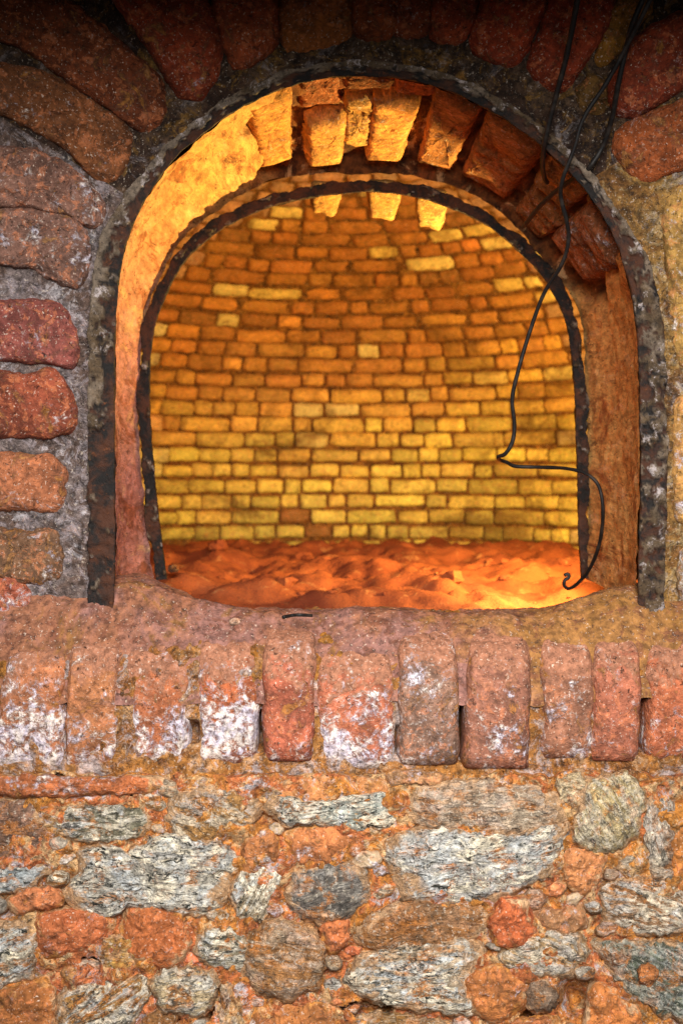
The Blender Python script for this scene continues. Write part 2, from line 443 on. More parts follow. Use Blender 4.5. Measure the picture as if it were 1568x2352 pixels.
def out_dir(curve, i):
    tg = (curve[min(i + 3, NS - 1)] - curve[max(i - 3, 0)]).normalized()
    n = Vector((tg.y, -tg.x, 0))
    return n if n.dot(curve[i] - CTR) > 0 else -n
FN = [out_dir(F2, i) for i in range(NS)]
IN_ = [out_dir(I2, i) for i in range(NS)]
Y_RING = 0.345

def sm(a, b, x):
    t = min(1, max(0, (x - a) / (b - a))); return t * t * (3 - 2 * t)
# ------------------------------------------------------------------ oven floor (setting)
FLZ = EZ - 0.226
CY, RAD = 1.44, 1.05           # chamber centre and radius
def floor_f(u, v):
    x = -1.25 + 2.5 * u; y = 0.30 + 2.45 * v
    p = Vector((x, y, 0))
    k = min(1, max(0, (y - 0.40) / 0.25))
    h = 0.040 * fbm(p, 4.5, 4) + 0.018 * fbm(p + Vector((3, 1, 0)), 11, 5)
    h -= 0.07 * sm(RAD - 0.26, RAD - 0.06, math.hypot(x, y - CY))
    return Vector((x, y, FLZ + k * h))
v_, f_ = grid(240, 240, floor_f)
fl = mesh_obj("floor", v_, f_, M_FLOOR)
fl['kind'] = 'structure'
# crumbs of clay and broken brick strewn over the floor
DR = random.Random(5); dv = []; df = []
for k in range(170):
    x = DR.uniform(-0.75, 0.8); y = DR.uniform(0.45, 2.25); r = DR.choice((0.004, 0.005, 0.007, 0.009, 0.012, 0.020)) * DR.uniform(0.8, 1.2)
    if math.hypot(x, y - CY) > RAD - 0.08: continue
    c0 = floor_f((x + 1.25) / 2.5, (y - 0.30) / 2.45) + Vector((0, 0, r * 0.25)); b0 = len(dv); sd = Vector((k * 1.7, 0, 0))
    sc3 = Vector((DR.uniform(0.8, 1.6), DR.uniform(0.8, 1.4), DR.uniform(0.5, 0.9)))
    for i in range(6):
        th = math.pi * i / 5
        for m in range(8):
            ph = 2 * math.pi * m / 8
            d = Vector((math.sin(th) * math.cos(ph), math.sin(th) * math.sin(ph), math.cos(th)))
            rr = r * (1 + 0.45 * noise.noise(d * 1.6 + sd)); dv.append(c0 + Vector((d.x * sc3.x, d.y * sc3.y, d.z * sc3.z)) * rr)
    for i in range(5):
        for m in range(8): df.append((b0 + i * 8 + m, b0 + (i + 1) * 8 + m, b0 + (i + 1) * 8 + (m + 1) % 8, b0 + i * 8 + (m + 1) % 8))
deb = mesh_obj("debris", dv, df, M_FLOOR, smooth=False)
deb['kind'] = 'stuff'; deb['label'] = 'crumbs of burnt clay and brick strewn over the oven floor'; deb['category'] = 'debris'

# ------------------------------------------------------------------ chamber: round brick wall closing into a dome
dome = thing("brick_dome", "round domed oven chamber of yellow and orange bricks seen through the arch", "oven", (0, CY, FLZ))
SPR = EZ - 0.10                   # spring line of the dome
def dome_pt(az, l, r_off=0.0):
    """az 0 = straight back, l = height along the profile from the floor, r_off outwards"""
    z = FLZ - 0.05 + l
    if z <= SPR:
        r = RAD + r_off; zz = z
    else:
        ph = (z - SPR) / RAD
        r = (RAD + r_off) * math.cos(ph); zz = SPR + (RAD + r_off) * math.sin(ph)
    return Vector((r * math.sin(az), CY + r * math.cos(az), zz))
LMAX = (SPR - FLZ + 0.05) + RAD * math.pi / 2 * 0.985
# mortar shell
nz, na = 60, 140
sv = []; sf = []
for j in range(nz):
    for i in range(na):
        az = -math.pi + 2 * math.pi * i / na
        p = dome_pt(az, LMAX * j / (nz - 1), 0.020 - 0.016 * min(1, max(0, (LMAX * j / (nz - 1) - 0.42) / 0.35)))
        sv.append(p + (p - Vector((0, CY, p.z))).normalized() * (0.006 * noise.noise(p * 14) + 0.006 * noise.noise(p * 40)))
for j in range(nz - 1):
    for i in range(na):
        q = (j * na + i, j * na + (i + 1) % na, (j + 1) * na + (i + 1) % na, (j + 1) * na + i)
        cpt = sum((sv[k] for k in q), Vector()) / 4
        if cpt.y < 0.72 and cpt.z < EZ + 0.75: continue
        sf.append(q)
sf.append(tuple((nz - 1) * na + i for i in range(na)))
mesh_obj("mortar", sv, sf, M_MORT_CH, dome)
# inner face of the front wall, around the mouth
def fw_f(u, v):
    i = min(NS - 1, int(u * (NS - 1)))
    a = W(O2[i].x, O2[i].y, Y_RING + 0.03)
    d = Vector((FN[i].x, 0, -FN[i].y)).normalized()
    p = a + d * (0.006 + 0.75 * v)
    return Vector((p.x, Y_RING + 0.045 + 0.01 * noise.noise(p * 12), p.z))
v_, f_ = grid(140, 24, fw_f)
mesh_obj("front_wall_lining", v_, f_, M_MORT_CH, dome)

def block_mesh(name, seed, nx=8, nz_=5):
    """unit brick: face towards -Y, rounded worn edges, x and z in -0.5..0.5"""
    vs = []; fs = []
    sd = Vector((seed * 5.1, seed * 2.3, 0))
    for j in range(nz_ + 1):
        for i in range(nx + 1):
            u = -1 + 2 * i / nx; v = -1 + 2 * j / nz_
            uu = math.copysign(abs(u) ** 0.8, u); vv = math.copysign(abs(v) ** 0.8, v)
            e = max(abs(uu) ** 7, abs(vv) ** 5)
            wv = noise.noise_vector(Vector((u * 1.5, 0, v * 1.5)) + sd)
            y = -0.5 + 0.16 * e + 0.14 * noise.noise(Vector((u * 2, 3, v * 2)) + sd)
            cr = 1 - 0.07 * abs(uu * vv) ** 3
            vs.append((uu * 0.5 * cr + wv.x * 0.04, y, vv * 0.5 * cr + wv.z * 0.09))
    for j in range(nz_):
        for i in range(nx):
            a = j * (nx + 1) + i
            fs.append((a, a + 1, a + nx + 2, a + nx + 1))
    bd = [i for i in range(nx + 1)] + [j * (nx + 1) + nx for j in range(1, nz_ + 1)] + [nz_ * (nx + 1) + i for i in range(nx - 1, -1, -1)] + [j * (nx + 1) for j in range(nz_ - 1, 0, -1)]
    b0 = len(vs)
    for k in bd: vs.append((vs[k][0], 0.5, vs[k][2]))
    n = len(bd)
    for k in range(n): fs.append((bd[k], b0 + k, b0 + (k + 1) % n, bd[(k + 1) % n]))
    fs.append(tuple(range(b0, b0 + n)))
    me = bpy.data.meshes.new(name); me.from_pydata(vs, [], fs)
    me.polygons.foreach_set("use_smooth", [True] * len(me.polygons)); me.update()
    return me
variants = [block_mesh("chamber_brick", i) for i in range(14)]
for m_ in variants: m_.materials.append(M_CHAMBER)

def to_px(p):
    k = CAMD / (CAMD + p.y) / PXM
    return 784 + p.x * k, HOR - (p.z - EZ) * k
poly_in = [Vector((p.x, p.y)) for p in I2]
def inside(px, py, grow=0):
    c = Vector((835, 900)); q = Vector((px, py)); d = (q - c)
    if d.length > 1: q = q - d.normalized() * grow
    r = False; n = len(poly_in); j = n - 1
    for i in range(n):
        a, b = poly_in[i], poly_in[j]
        if (a.y > q.y) != (b.y > q.y) and q.x < (b.x - a.x) * (q.y - a.y) / (b.y - a.y) + a.x: r = not r
        j = i
    return r

CH = 0.052
cand = []
l = 0.0; row = 0
while l < LMAX - 0.25:
    lm = l + CH / 2
    p0 = dome_pt(0, lm); rr = p0.y - CY
    az = math.pi + rnd.uniform(0, 0.1)
    end = az + 2 * math.pi
    hgt = CH * rnd.uniform(0.93, 1.05)
    while az < end - 0.03 / rr:
        ln = rnd.choice((0.065, 0.08, 0.10, 0.11, 0.12, 0.13, 0.17)) * rnd.uniform(0.92, 1.08)
        da = ln / rr
        if az + da > end: da = end - az; ln = da * rr
        cand.append((az + da / 2, lm + rnd.uniform(-0.003, 0.003), ln, hgt * rnd.uniform(0.88, 1.04), row))
        az += da
    l += CH; row += 1
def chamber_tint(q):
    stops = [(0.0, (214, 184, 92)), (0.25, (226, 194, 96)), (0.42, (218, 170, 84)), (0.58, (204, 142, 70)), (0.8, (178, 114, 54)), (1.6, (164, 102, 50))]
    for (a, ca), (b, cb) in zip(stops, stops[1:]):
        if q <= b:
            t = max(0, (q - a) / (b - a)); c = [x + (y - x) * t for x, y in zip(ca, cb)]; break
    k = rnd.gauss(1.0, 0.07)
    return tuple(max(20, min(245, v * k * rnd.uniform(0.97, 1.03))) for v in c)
PALE = [(228, 196, 118), (222, 186, 106), (230, 200, 128)]
vis = []; rest = []
for (az, lm, ln, hgt, row) in cand:
    p = dome_pt(az, lm)
    if p.y < 0.72 and p.z < EZ + 0.78: continue
    px, py = to_px(p)
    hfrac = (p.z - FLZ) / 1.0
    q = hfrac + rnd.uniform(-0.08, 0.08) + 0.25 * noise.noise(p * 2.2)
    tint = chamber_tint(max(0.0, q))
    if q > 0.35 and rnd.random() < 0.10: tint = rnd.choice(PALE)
    if rnd.random() < 0.03: tint = (150, 100, 52)
    item = (az, lm, ln, hgt, tint, rnd.uniform(-0.006, 0.008), rnd.uniform(-0.025, 0.025), rnd.uniform(-0.02, 0.02))
    if p.y > CY - 0.2 and inside(px, py, 0): vis.append((1 / (p.y + CAMD) ** 2 * ln, item))
    else: rest.append(item)
vis.sort(key=lambda t: -t[0])
rest += [t[1] for t in vis[300:]]
def brick_matrix(it):
    az, lm, ln, hgt, tint, pr, ty, tz = it
    p = dome_pt(az, lm, -pr * 0.7); pu = dome_pt(az, lm + 0.01)
    zax = (pu - dome_pt(az, lm)).normalized()
    yax = Vector((math.sin(az), math.cos(az), 0)); xax = yax.cross(zax).normalized(); yax = zax.cross(xax).normalized()
    Rm = Matrix((xax, yax, zax)).transposed().to_4x4() @ Matrix.Rotation(tz, 4, 'Z') @ Matrix.Rotation(ty, 4, 'Y')
    return Matrix.Translation(p + yax * 0.020) @ Rm @ Matrix.Diagonal((ln - 0.008, 0.055, hgt - 0.0075, 1))
for k, (_, it) in enumerate(vis[:300]):
    b = bpy.data.objects.new("brick", rnd.choice(variants)); C.objects.link(b)
    b.parent = dome
    b.matrix_parent_inverse = Matrix.Translation(-dome.location)
    b.matrix_basis = brick_matrix(it)
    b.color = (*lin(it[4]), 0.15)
# the other bricks of the chamber, out of the photograph's sight or beyond three hundred
rv = []; rf = []; rc = []
cube = [(-.5, -.5, -.5), (.5, -.5, -.5), (.5, -.5, .5), (-.5, -.5, .5), (-.5, .5, -.5), (.5, .5, -.5), (.5, .5, .5), (-.5, .5, .5)]
for it in rest:
    Mx = brick_matrix(it); b0 = len(rv)
    me = variants[rnd.randrange(14)]
    for vv in me.vertices: rv.append(Mx @ vv.co); rc.append(it[4])
    for pl in me.polygons: rf.append(tuple(b0 + i for i in pl.vertices))
ro = mesh_obj("brickwork", rv, rf, M_CHAMBER_FAR, dome)
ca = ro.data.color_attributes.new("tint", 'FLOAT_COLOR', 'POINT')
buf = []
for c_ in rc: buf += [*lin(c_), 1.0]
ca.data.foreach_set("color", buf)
ro['kind'] = 'stuff'

# ------------------------------------------------------------------ arched passage through the wall
passage = thing("arched_passage", "clay plastered passage under the arch with broken bricks in its ceiling", "passage", W(784, 1420, 0.17))
def s_of_x(ox):      # index on the front curve over a picture column, upper half only
    best = min(range(90, NS - 90), key=lambda i: abs(F2[i].x - ox)); return best / (NS - 1)
S0, S1 = s_of_x(578), s_of_x(1438)
def bare_amt(s, t):
    e = 0.018
    k = min(1, max(0, (s - S0 + 0.03 * noise.noise(Vector((t * 4, s * 9, 1)))) / e)) * min(1, max(0, (S1 - s + 0.03 * noise.noise(Vector((t * 4, s * 9, 5)))) / e))
    return k
def soffit(s, t, h=0.0):
    """point in the passage: s along the arch, t 0 front to 1 back, h metres inwards from the plaster"""
    f = s * (NS - 1); i = min(NS - 2, int(f)); g = f - i
    a = F2[i].lerp(F2[i + 1], g); b = O2[i].lerp(O2[i + 1], g)
    n = (FN[i]).lerp(FN[i + 1], g)
    pa = W(a.x, a.y, 0.012); pb = W(b.x, b.y, Y_RING + 0.012)
    tt = t
    p = pa.lerp(pb, tt)
    bow = 0.016 * math.sin(math.pi * min(1, max(0, t)))
    d = Vector((n.x, 0, -n.y))
    return p + d * (bow - h)
pv = []; pw = []; pb_ = []
nu, nv = 420, 56
for i in range(nu):
    for j in range(nv):
        s = i / (nu - 1); t = j / (nv - 1)
        ba = bare_amt(s, t)
        q = soffit(s, t)
        h = 0.004 * fbm(q, 14, 4) + 0.0022 * fbm(q, 60, 4)
        h -= ba * (0.020 + 0.012 * fbm(q, 30, 3)) * min(1, t / 0.07) * min(1, (1 - t) / 0.06)
        pv.append(soffit(s, t, h)); pb_.append(ba)
        wm = min(1, max(0, (s - 0.20) / 0.16)); pw.append(wm)
pf = []
for i in range(nu - 1):
    for j in range(nv - 1):
        pf.append((i * nv + j, i * nv + j + 1, (i + 1) * nv + j + 1, (i + 1) * nv + j))
mesh_obj("plaster", pv, pf, M_PLASTER, passage, attrs={"warm": pw, "bare": pb_})

def soffit_map():
    return lambda a, b, h: soffit(a / 1000.0, b / 1000.0, h)
def vault_brick(x0, x1, t0, t1, proud, color, cut=(0, 0, 0, 0), seed=1, rough=0.003, skew=0.0):
    s0 = s_of_x(x0 - 9) * 1000; s1 = s_of_x(x1 + 9) * 1000
    q = [(s0 + cut[0], t0 * 1000), (s1 - cut[1], t0 * 1000 + skew), (s1 - cut[2], t1 * 1000 + skew), (s0 + cut[3], t1 * 1000)]
    # extra points keep the long sides straight
    o = []
    for k in range(4):
        a = Vector((*q[k], 0)); b = Vector((*q[(k + 1) % 4], 0))
        o += [tuple(a)[:2], tuple(a.lerp(b, 0.12))[:2], tuple(a.lerp(b, 0.5))[:2], tuple(a.lerp(b, 0.88))[:2]]
    return vault_piece(o, proud, color, seed, rough)
def vault_piece(o, proud, color, seed, rough=0.003):
    pts = [Vector((p[0], p[1], 0)) for p in o]
    # stretch so the outline wobble is even: wobble in s small, in t larger
    return pillow("brick", o, lambda a, b, h: soffit(a / 1000, b / 1000, h), proud, M_BRICK, passage, color, N=80, R=14,
                  edge=9, base=-0.05, depth=0.03, rough=rough, wob=2.2, seed=seed)
vault_brick(584, 676, 0.05, 0.92, 0.004, (204, 138, 66, 0.1), (0, 1, 6, 2), 1)
vault_brick(706, 806, 0.48, 0.95, 0.008, (206, 144, 72, 0.15), (0, 0, 4, 0), 3)
vault_brick(704, 790, 0.02, 0.50, -0.014, (136, 74, 40, 0.1), (0, 3, 0, 0), 4, 0.006)
vault_brick(806, 868, 0.30, 0.84, 0.000, (200, 146, 76, 0.3), (0, 0, 0, 0), 5, 0.007)
vault_brick(866, 972, 0.26, 0.93, 0.008, (206, 138, 66, 0.2), (0, 0, 5, 0), 6)
vault_brick(796, 900, 0.00, 0.26, -0.010, (134, 80, 46, 0.3), (0, 0, 0, 0), 7, 0.008)
vault_brick(1004, 1094, 0.08, 0.94, 0.004, (170, 108, 56, 0.2), (0, 0, 3, 2), 8, 0.005)
vault_brick(1120, 1250, 0.06, 0.95, 0.006, (156, 98, 52, 0.25), (0, 4, 8, 0), 9, 0.005)
vault_brick(1264, 1340, 0.05, 0.58, -0.002, (150, 104, 58, 0.25), (0, 0, 4, 0), 10, 0.006)
vault_brick(1268, 1344, 0.60, 0.97, -0.002, (136, 88, 46, 0.2), (0, 0, 4, 0), 11, 0.006)
vault_brick(1352, 1428, 0.14, 0.80, 0.010, (142, 88, 54, 0.4), (4, 6, 10, 0), 12, 0.006)
vault_brick(912, 1000, 0.00, 0.22, -0.004, (190, 106, 52, 0.1), (0, 2, 0, 0), 13, 0.004)
# brick ends hanging from the arch behind the inner ring
def tooth(x0, x1, y0, y1, color, seed):
    o = [(x0, y0 - 40), ((x0 + x1) / 2, y0 - 42), (x1, y0 - 36), (x1 + 2, y0), (x1 - 6, (y0 + y1) / 2 + 4), (x1 - 16, y1), (x1 - 34, y1 - 3), ((x0 + x1) / 2 - 8, y1 - 10), (x0 + 8, y1 - 8), (x0, y0 + 8)]
    pillow("brick", o, planar(lambda a, b: 0.395 + 0.0013 * max(0, b - (y0 - 42))), 0.012, M_BRICK, passage, color, N=48, R=9, edge=8, base=-0.02, depth=0.06, rough=0.003, wob=3, seed=seed)
tooth(712, 782, 455, 497, (176, 128, 64, 0.2), 21)
tooth(842, 918, 452, 508, (170, 124, 62, 0.2), 22)
tooth(952, 1026, 470, 530, (178, 132, 66, 0.2), 23)

# ------------------------------------------------------------------ added sloping hood, unseen above the frame, to shade the wall top
def shade_hood_f(u, v):
    pr = [(0.10, 2.06), (0.0, 1.93), (-0.25, 1.815), (-0.50, 1.70), (-0.56, 1.725), (-0.56, 2.02), (-0.2, 2.16), (0.10, 2.20)]
    k = v * (len(pr) - 1); i = min(len(pr) - 2, int(k)); g = k - i
    x = -1.6 + 3.2 * u; p = Vector((x, pr[i][0] + (pr[i + 1][0] - pr[i][0]) * g, pr[i][1] + (pr[i + 1][1] - pr[i][1]) * g))
    return p + Vector((0, 0, 0.006 * fbm(p, 9, 4)))
v_, f_ = grid(120, 57, shade_hood_f)
ce = mesh_obj("shade_hood", v_, f_, M_MORT_A); ce['kind'] = 'structure'

# ------------------------------------------------------------------ iron frames
def iron_frame(name, label, curve_in, normals, width, y0, lip, crust_fn, loc, nu=520, thick=0.008):
    """flat bar bent to the arch (face towards the room) with a lip turned into the passage"""
    o = thing(name, label, "iron arch", loc)
    prof = []    # (r outward in picture units, y, side)
    nvf = 15
    verts = []; cr = []; nrow = 0
    for i in range(nu):
        f = i / (nu - 1) * (NS - 1); k = min(NS - 2, int(f)); g = f - k
        a = curve_in[k].lerp(curve_in[k + 1], g); n = normals[k].lerp(normals[k + 1], g).normalized()
        wd = width(i / (nu - 1))
        row = []
        for j in range(4):                         # lip, from the back to the face
            row.append((0.0, y0 + lip * (1 - j / 4), 0))
        row.append((0.6, y0 - 0.001, 0)); 
        for j in range(1, nvf + 1):
            row.append((wd * j / nvf, y0 - 0.002, 1))
        row.append((wd, y0 + 0.03, 0))
        nrow = len(row)
        for (r, y, face) in row:
            p = a + n * r
            q = W(p.x, p.y, y)
            c = crust_fn(i / (nu - 1), r / wd, q) if face else 0.25 * crust_fn(i / (nu - 1), 0.1, q)
            jit = 0.0022 * fbm(q, 90, 4) + 0.0016 * fbm(q, 24, 3)
            yy = y - (c * (0.006 + 0.003 * fbm(q, 120, 3)) if face else 0) + jit
            pn = p + n * (jit * 1000 + (0 if face else (noise.noise(q * 50) * 1.5)))
            verts.append(W(pn.x, pn.y, yy)); cr.append(c)
    faces = []
    for i in range(nu - 1):
        for j in range(nrow - 1):
            faces.append((i * nrow + j, i * nrow + j + 1, (i + 1) * nrow + j + 1, (i + 1) * nrow + j))
    mesh_obj("flat_bar", verts, faces, M_IRON, o, attrs={"crust": cr})
    return o
def sm(a, b, x):
    t = min(1, max(0, (x - a) / (b - a))); return t * t * (3 - 2 * t)
def crust_front(s, r, q):
    e = Vector((s * 95, r * 2.4, 1))
    base = 0.8 * noise.fractal(e, 0.7, 2.0, 5) + 0.6 * fbm(q, 85, 4)
    left = sm(0.17, 0.13, s); leg = sm(0.13, 0.17, s) * sm(0.31, 0.27, s); top = sm(0.27, 0.31, s) * sm(0.77, 0.70, s); right = sm(0.70, 0.77, s)
    base += left * (-0.60 + 0.5 * (r - 0.5)) + leg * (0.05 + 1.6 * (r - 0.45)) + top * (-0.05 + 2.1 * (r - 0.50)) + right * (0.08 + 0.3 * (r - 0.5))
    return sm(-0.05, 0.18, base)
FW = lambda s: 62 - 26 * sm(0.26, 0.34, s) * sm(0.76, 0.70, s) + 7 * noise.fractal(Vector((s * 60, 0, 3)), 0.8, 2.0, 4)
iron_frame("iron_arch", "rusty flat iron arch edging the oven mouth, crusted with grey mortar", F2, FN,
           FW, -0.006, 0.040, crust_front, W(784, 1425, 0))
# inner ring: face from RING_IN out to RING_OUT
RW = [(O2[i] - I2[i]).length for i in range(NS)]
def crust_ring(s, r, q):
    b = fbm(q, 60, 5) * 1.0 - 0.48
    return sm(0.0, 0.14, b)
iron_frame("iron_ring", "smaller rusted iron arch ring at the back of the passage", I2, IN_,
           lambda s: 27 + 10 * noise.fractal(Vector((s * 26, 0, 4)), 0.7, 2.0, 5), Y_RING, 0.05, crust_ring, W(784, 1330, Y_RING))

# ------------------------------------------------------------------ front wall: arch and two piers
def splay(a, b):
    """the brickwork over the mouth leans out towards the room"""
    up = sm(900, 250, b)
    d = max(0.0, math.hypot((a - 790) / 1.0, (min(b, 720) - 720) / 1.0) - 640) / 500
    return 0.004 - 0.07 * up * min(1.4, d) - 0.02 * min(1, d)
W0 = [FW(i / (NS - 1)) for i in range(NS)]
def wall_mortar(i0, i1, mat, parent, nv=70, nu=160, salt=None):
    def f(u, v):
        k = i0 + (i1 - i0) * u; i = min(NS - 2, int(k)); g = k - i
        a = F2[i].lerp(F2[i + 1], g) + FN[i].lerp(FN[i + 1], g).normalized() * (W0[i] - 5)
        d = a - Vector((790, 760, 0))
        far = Vector((790, 760, 0)) + d.normalized() * 1500
        if a.y > 760:
            far = Vector((a.x + (900 if a.x > 790 else -900), a.y + (a.y - 760) * 0.1, 0))
        p = a.lerp(far, v ** 1.5)
        y = splay(p.x, p.y)
        q = W(p.x, p.y, y)
        h = 0.006 * fbm(q, 12, 4) + 0.0035 * fbm(q, 55, 4) + 0.004 * sm(0.12, 0.0, v)
        return W(p.x, p.y, y - h)
    v_, f_ = grid(nu, nv, f)
    return mesh_obj("mortar", v_, f_, mat, parent)
iL = next(i for i in range(NS) if F2[i].y < 470); iR = next(i for i in range(NS - 1, 0, -1) if F2[i].y < 430)
arch = thing("brick_arch", "red brick arch, coloured darker to stand for shade, fanning around the top of the mouth", "arch", W(790, 480, 0))  # dark brick tones carry the fall-off of light towards the top
pierL = thing("brick_pier", "pier of coursed red bricks with wide pale mortar joints beside the iron frame", "wall", W(60, 1450, 0))
pierR = thing("brick_pier", "pier of ochre plastered rough blocks beside the iron frame", "wall", W(1600, 1420, 0))
wall_mortar(iL, iR, M_MORT_A, arch, nu=300)
wall_mortar(0, iL, M_MORT_L, pierL, nu=150)
wall_mortar(iR, NS - 1, M_MORT_R, pierR, nu=150)
WM = planar(splay)
GROW = {'brick_arch': 13, 'brick_pier': 16}
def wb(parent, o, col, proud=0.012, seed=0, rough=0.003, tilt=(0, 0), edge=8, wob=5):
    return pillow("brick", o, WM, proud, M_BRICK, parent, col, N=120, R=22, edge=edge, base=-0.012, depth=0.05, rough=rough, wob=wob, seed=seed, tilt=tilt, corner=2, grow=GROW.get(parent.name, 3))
DK = (150, 66, 42)
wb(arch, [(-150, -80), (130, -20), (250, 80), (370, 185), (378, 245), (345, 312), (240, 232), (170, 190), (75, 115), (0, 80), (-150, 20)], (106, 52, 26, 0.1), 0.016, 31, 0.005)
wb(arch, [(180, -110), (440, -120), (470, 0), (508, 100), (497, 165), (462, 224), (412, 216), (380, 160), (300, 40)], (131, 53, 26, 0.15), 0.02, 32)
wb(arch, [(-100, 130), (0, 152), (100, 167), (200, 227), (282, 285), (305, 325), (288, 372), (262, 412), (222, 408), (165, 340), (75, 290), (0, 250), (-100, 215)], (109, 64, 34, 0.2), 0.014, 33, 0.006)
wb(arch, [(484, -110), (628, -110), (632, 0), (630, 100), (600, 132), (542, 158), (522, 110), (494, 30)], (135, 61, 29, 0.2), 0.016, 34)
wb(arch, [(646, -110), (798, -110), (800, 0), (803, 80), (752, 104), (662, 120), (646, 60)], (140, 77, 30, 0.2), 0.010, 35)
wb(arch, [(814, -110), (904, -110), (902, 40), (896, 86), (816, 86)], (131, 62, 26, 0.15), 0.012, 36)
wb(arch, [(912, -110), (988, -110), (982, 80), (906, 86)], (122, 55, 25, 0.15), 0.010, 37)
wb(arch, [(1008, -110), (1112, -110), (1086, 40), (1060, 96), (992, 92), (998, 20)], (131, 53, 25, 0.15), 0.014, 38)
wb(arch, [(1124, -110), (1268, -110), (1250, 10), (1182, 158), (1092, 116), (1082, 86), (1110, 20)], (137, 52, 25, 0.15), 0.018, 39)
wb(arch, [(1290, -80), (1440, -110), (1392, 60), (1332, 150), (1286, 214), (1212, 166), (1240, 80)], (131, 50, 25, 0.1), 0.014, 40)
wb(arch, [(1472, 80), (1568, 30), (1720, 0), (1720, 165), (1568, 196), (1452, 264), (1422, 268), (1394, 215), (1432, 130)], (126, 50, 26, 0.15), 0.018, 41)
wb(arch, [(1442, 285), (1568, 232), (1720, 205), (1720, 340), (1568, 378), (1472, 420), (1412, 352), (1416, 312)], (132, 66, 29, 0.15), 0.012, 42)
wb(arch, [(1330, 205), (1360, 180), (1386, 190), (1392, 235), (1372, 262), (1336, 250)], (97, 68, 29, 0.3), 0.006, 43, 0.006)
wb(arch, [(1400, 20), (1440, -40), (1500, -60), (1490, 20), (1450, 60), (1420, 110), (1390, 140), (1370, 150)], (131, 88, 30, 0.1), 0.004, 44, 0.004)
# left pier
wb(pierL, [(-80, 345), (75, 350), (150, 382), (215, 437), (238, 480), (232, 515), (206, 508), (175, 490), (75, 468), (-80, 462)], (108, 76, 63, 0.4), 0.014, 51, 0.006)
wb(pierL, [(-60, 494), (75, 486), (165, 505), (195, 540), (200, 600), (182, 655), (135, 640), (75, 608), (-60, 588)], (104, 74, 62, 0.4), 0.015, 52, 0.006)
wb(pierL, [(-60, 700), (127, 699), (157, 736), (172, 796), (166, 838), (117, 824), (-60, 814)], (122, 65, 56, 0.25), 0.015, 53, tilt=(0.002, 0))
wb(pierL, [(-60, 857), (67, 872), (117, 853), (150, 886), (172, 952), (163, 986), (100, 994), (-60, 994)], (122, 60, 40, 0.2), 0.015, 54)
wb(pierL, [(-60, 1049), (117, 1056), (148, 1086), (140, 1150), (127, 1167), (67, 1163), (-60, 1156)], (144, 87, 57, 0.3), 0.013, 55)
wb(pierL, [(-60, 1218), (67, 1232), (127, 1220), (137, 1270), (133, 1328), (50, 1331), (-60, 1303)], (103, 73, 51, 0.3), 0.012, 56, 0.004)
wb(pierL, [(-60, 1336), (33, 1340), (63, 1362), (60, 1394), (33, 1404), (-60, 1404)], (149, 79, 57, 0.5), 0.010, 57, 0.005)
wb(pierL, [(20, 1420), (80, 1405), (118, 1418), (110, 1448), (60, 1462), (16, 1452)], (122, 93, 78, 0.7), 0.008, 58, 0.006)
# right pier: rough blocks
wb(pierR, [(1508, 470), (1560, 415), (1720, 400), (1720, 855), (1600, 860), (1548, 850), (1536, 700), (1522, 560)], (168, 128, 66, 0.35), 0.012, 61, 0.006)
wb(pierR, [(1546, 905), (1600, 895), (1720, 890), (1720, 1205), (1560, 1208), (1542, 1180), (1540, 1000)], (172, 126, 68, 0.35), 0.012, 62, 0.006)
wb(pierR, [(1558, 1262), (1620, 1236), (1720, 1236), (1720, 1400), (1570, 1392), (1552, 1350)], (150, 120, 84, 0.5), 0.010, 63, 0.007)

# ------------------------------------------------------------------ brick sill
sill = thing("brick_sill", "row of worn upright bricks forming the rounded sill below the mouth", "sill", W(784, 1765, -0.02))
LEDZ = EZ - 0.187
YF = -0.062
def sill_profile(zb, rad=0.055, n=46):
    """section from the foot of the face up, over the nose and back along the top: list of (point, normal)"""
    zt = LEDZ + 0.004; out = []
    L1 = (zt - rad) - zb; L2 = rad * math.pi / 2; L3 = 0.11; T = L1 + L2 + L3
    for i in range(n):
        d = T * i / (n - 1)
        if d < L1: p = (YF, zb + d); nn = (-1, 0)
        elif d < L1 + L2:
            an = (d - L1) / rad; p = (YF + rad - rad * math.cos(an), zt - rad + rad * math.sin(an)); nn = (-math.cos(an), math.sin(an))
        else: p = (YF + rad + d - L1 - L2, zt); nn = (0, 1)
        out.append((Vector((0, p[0], p[1])), Vector((0, nn[0], nn[1])), d / T))
    return out
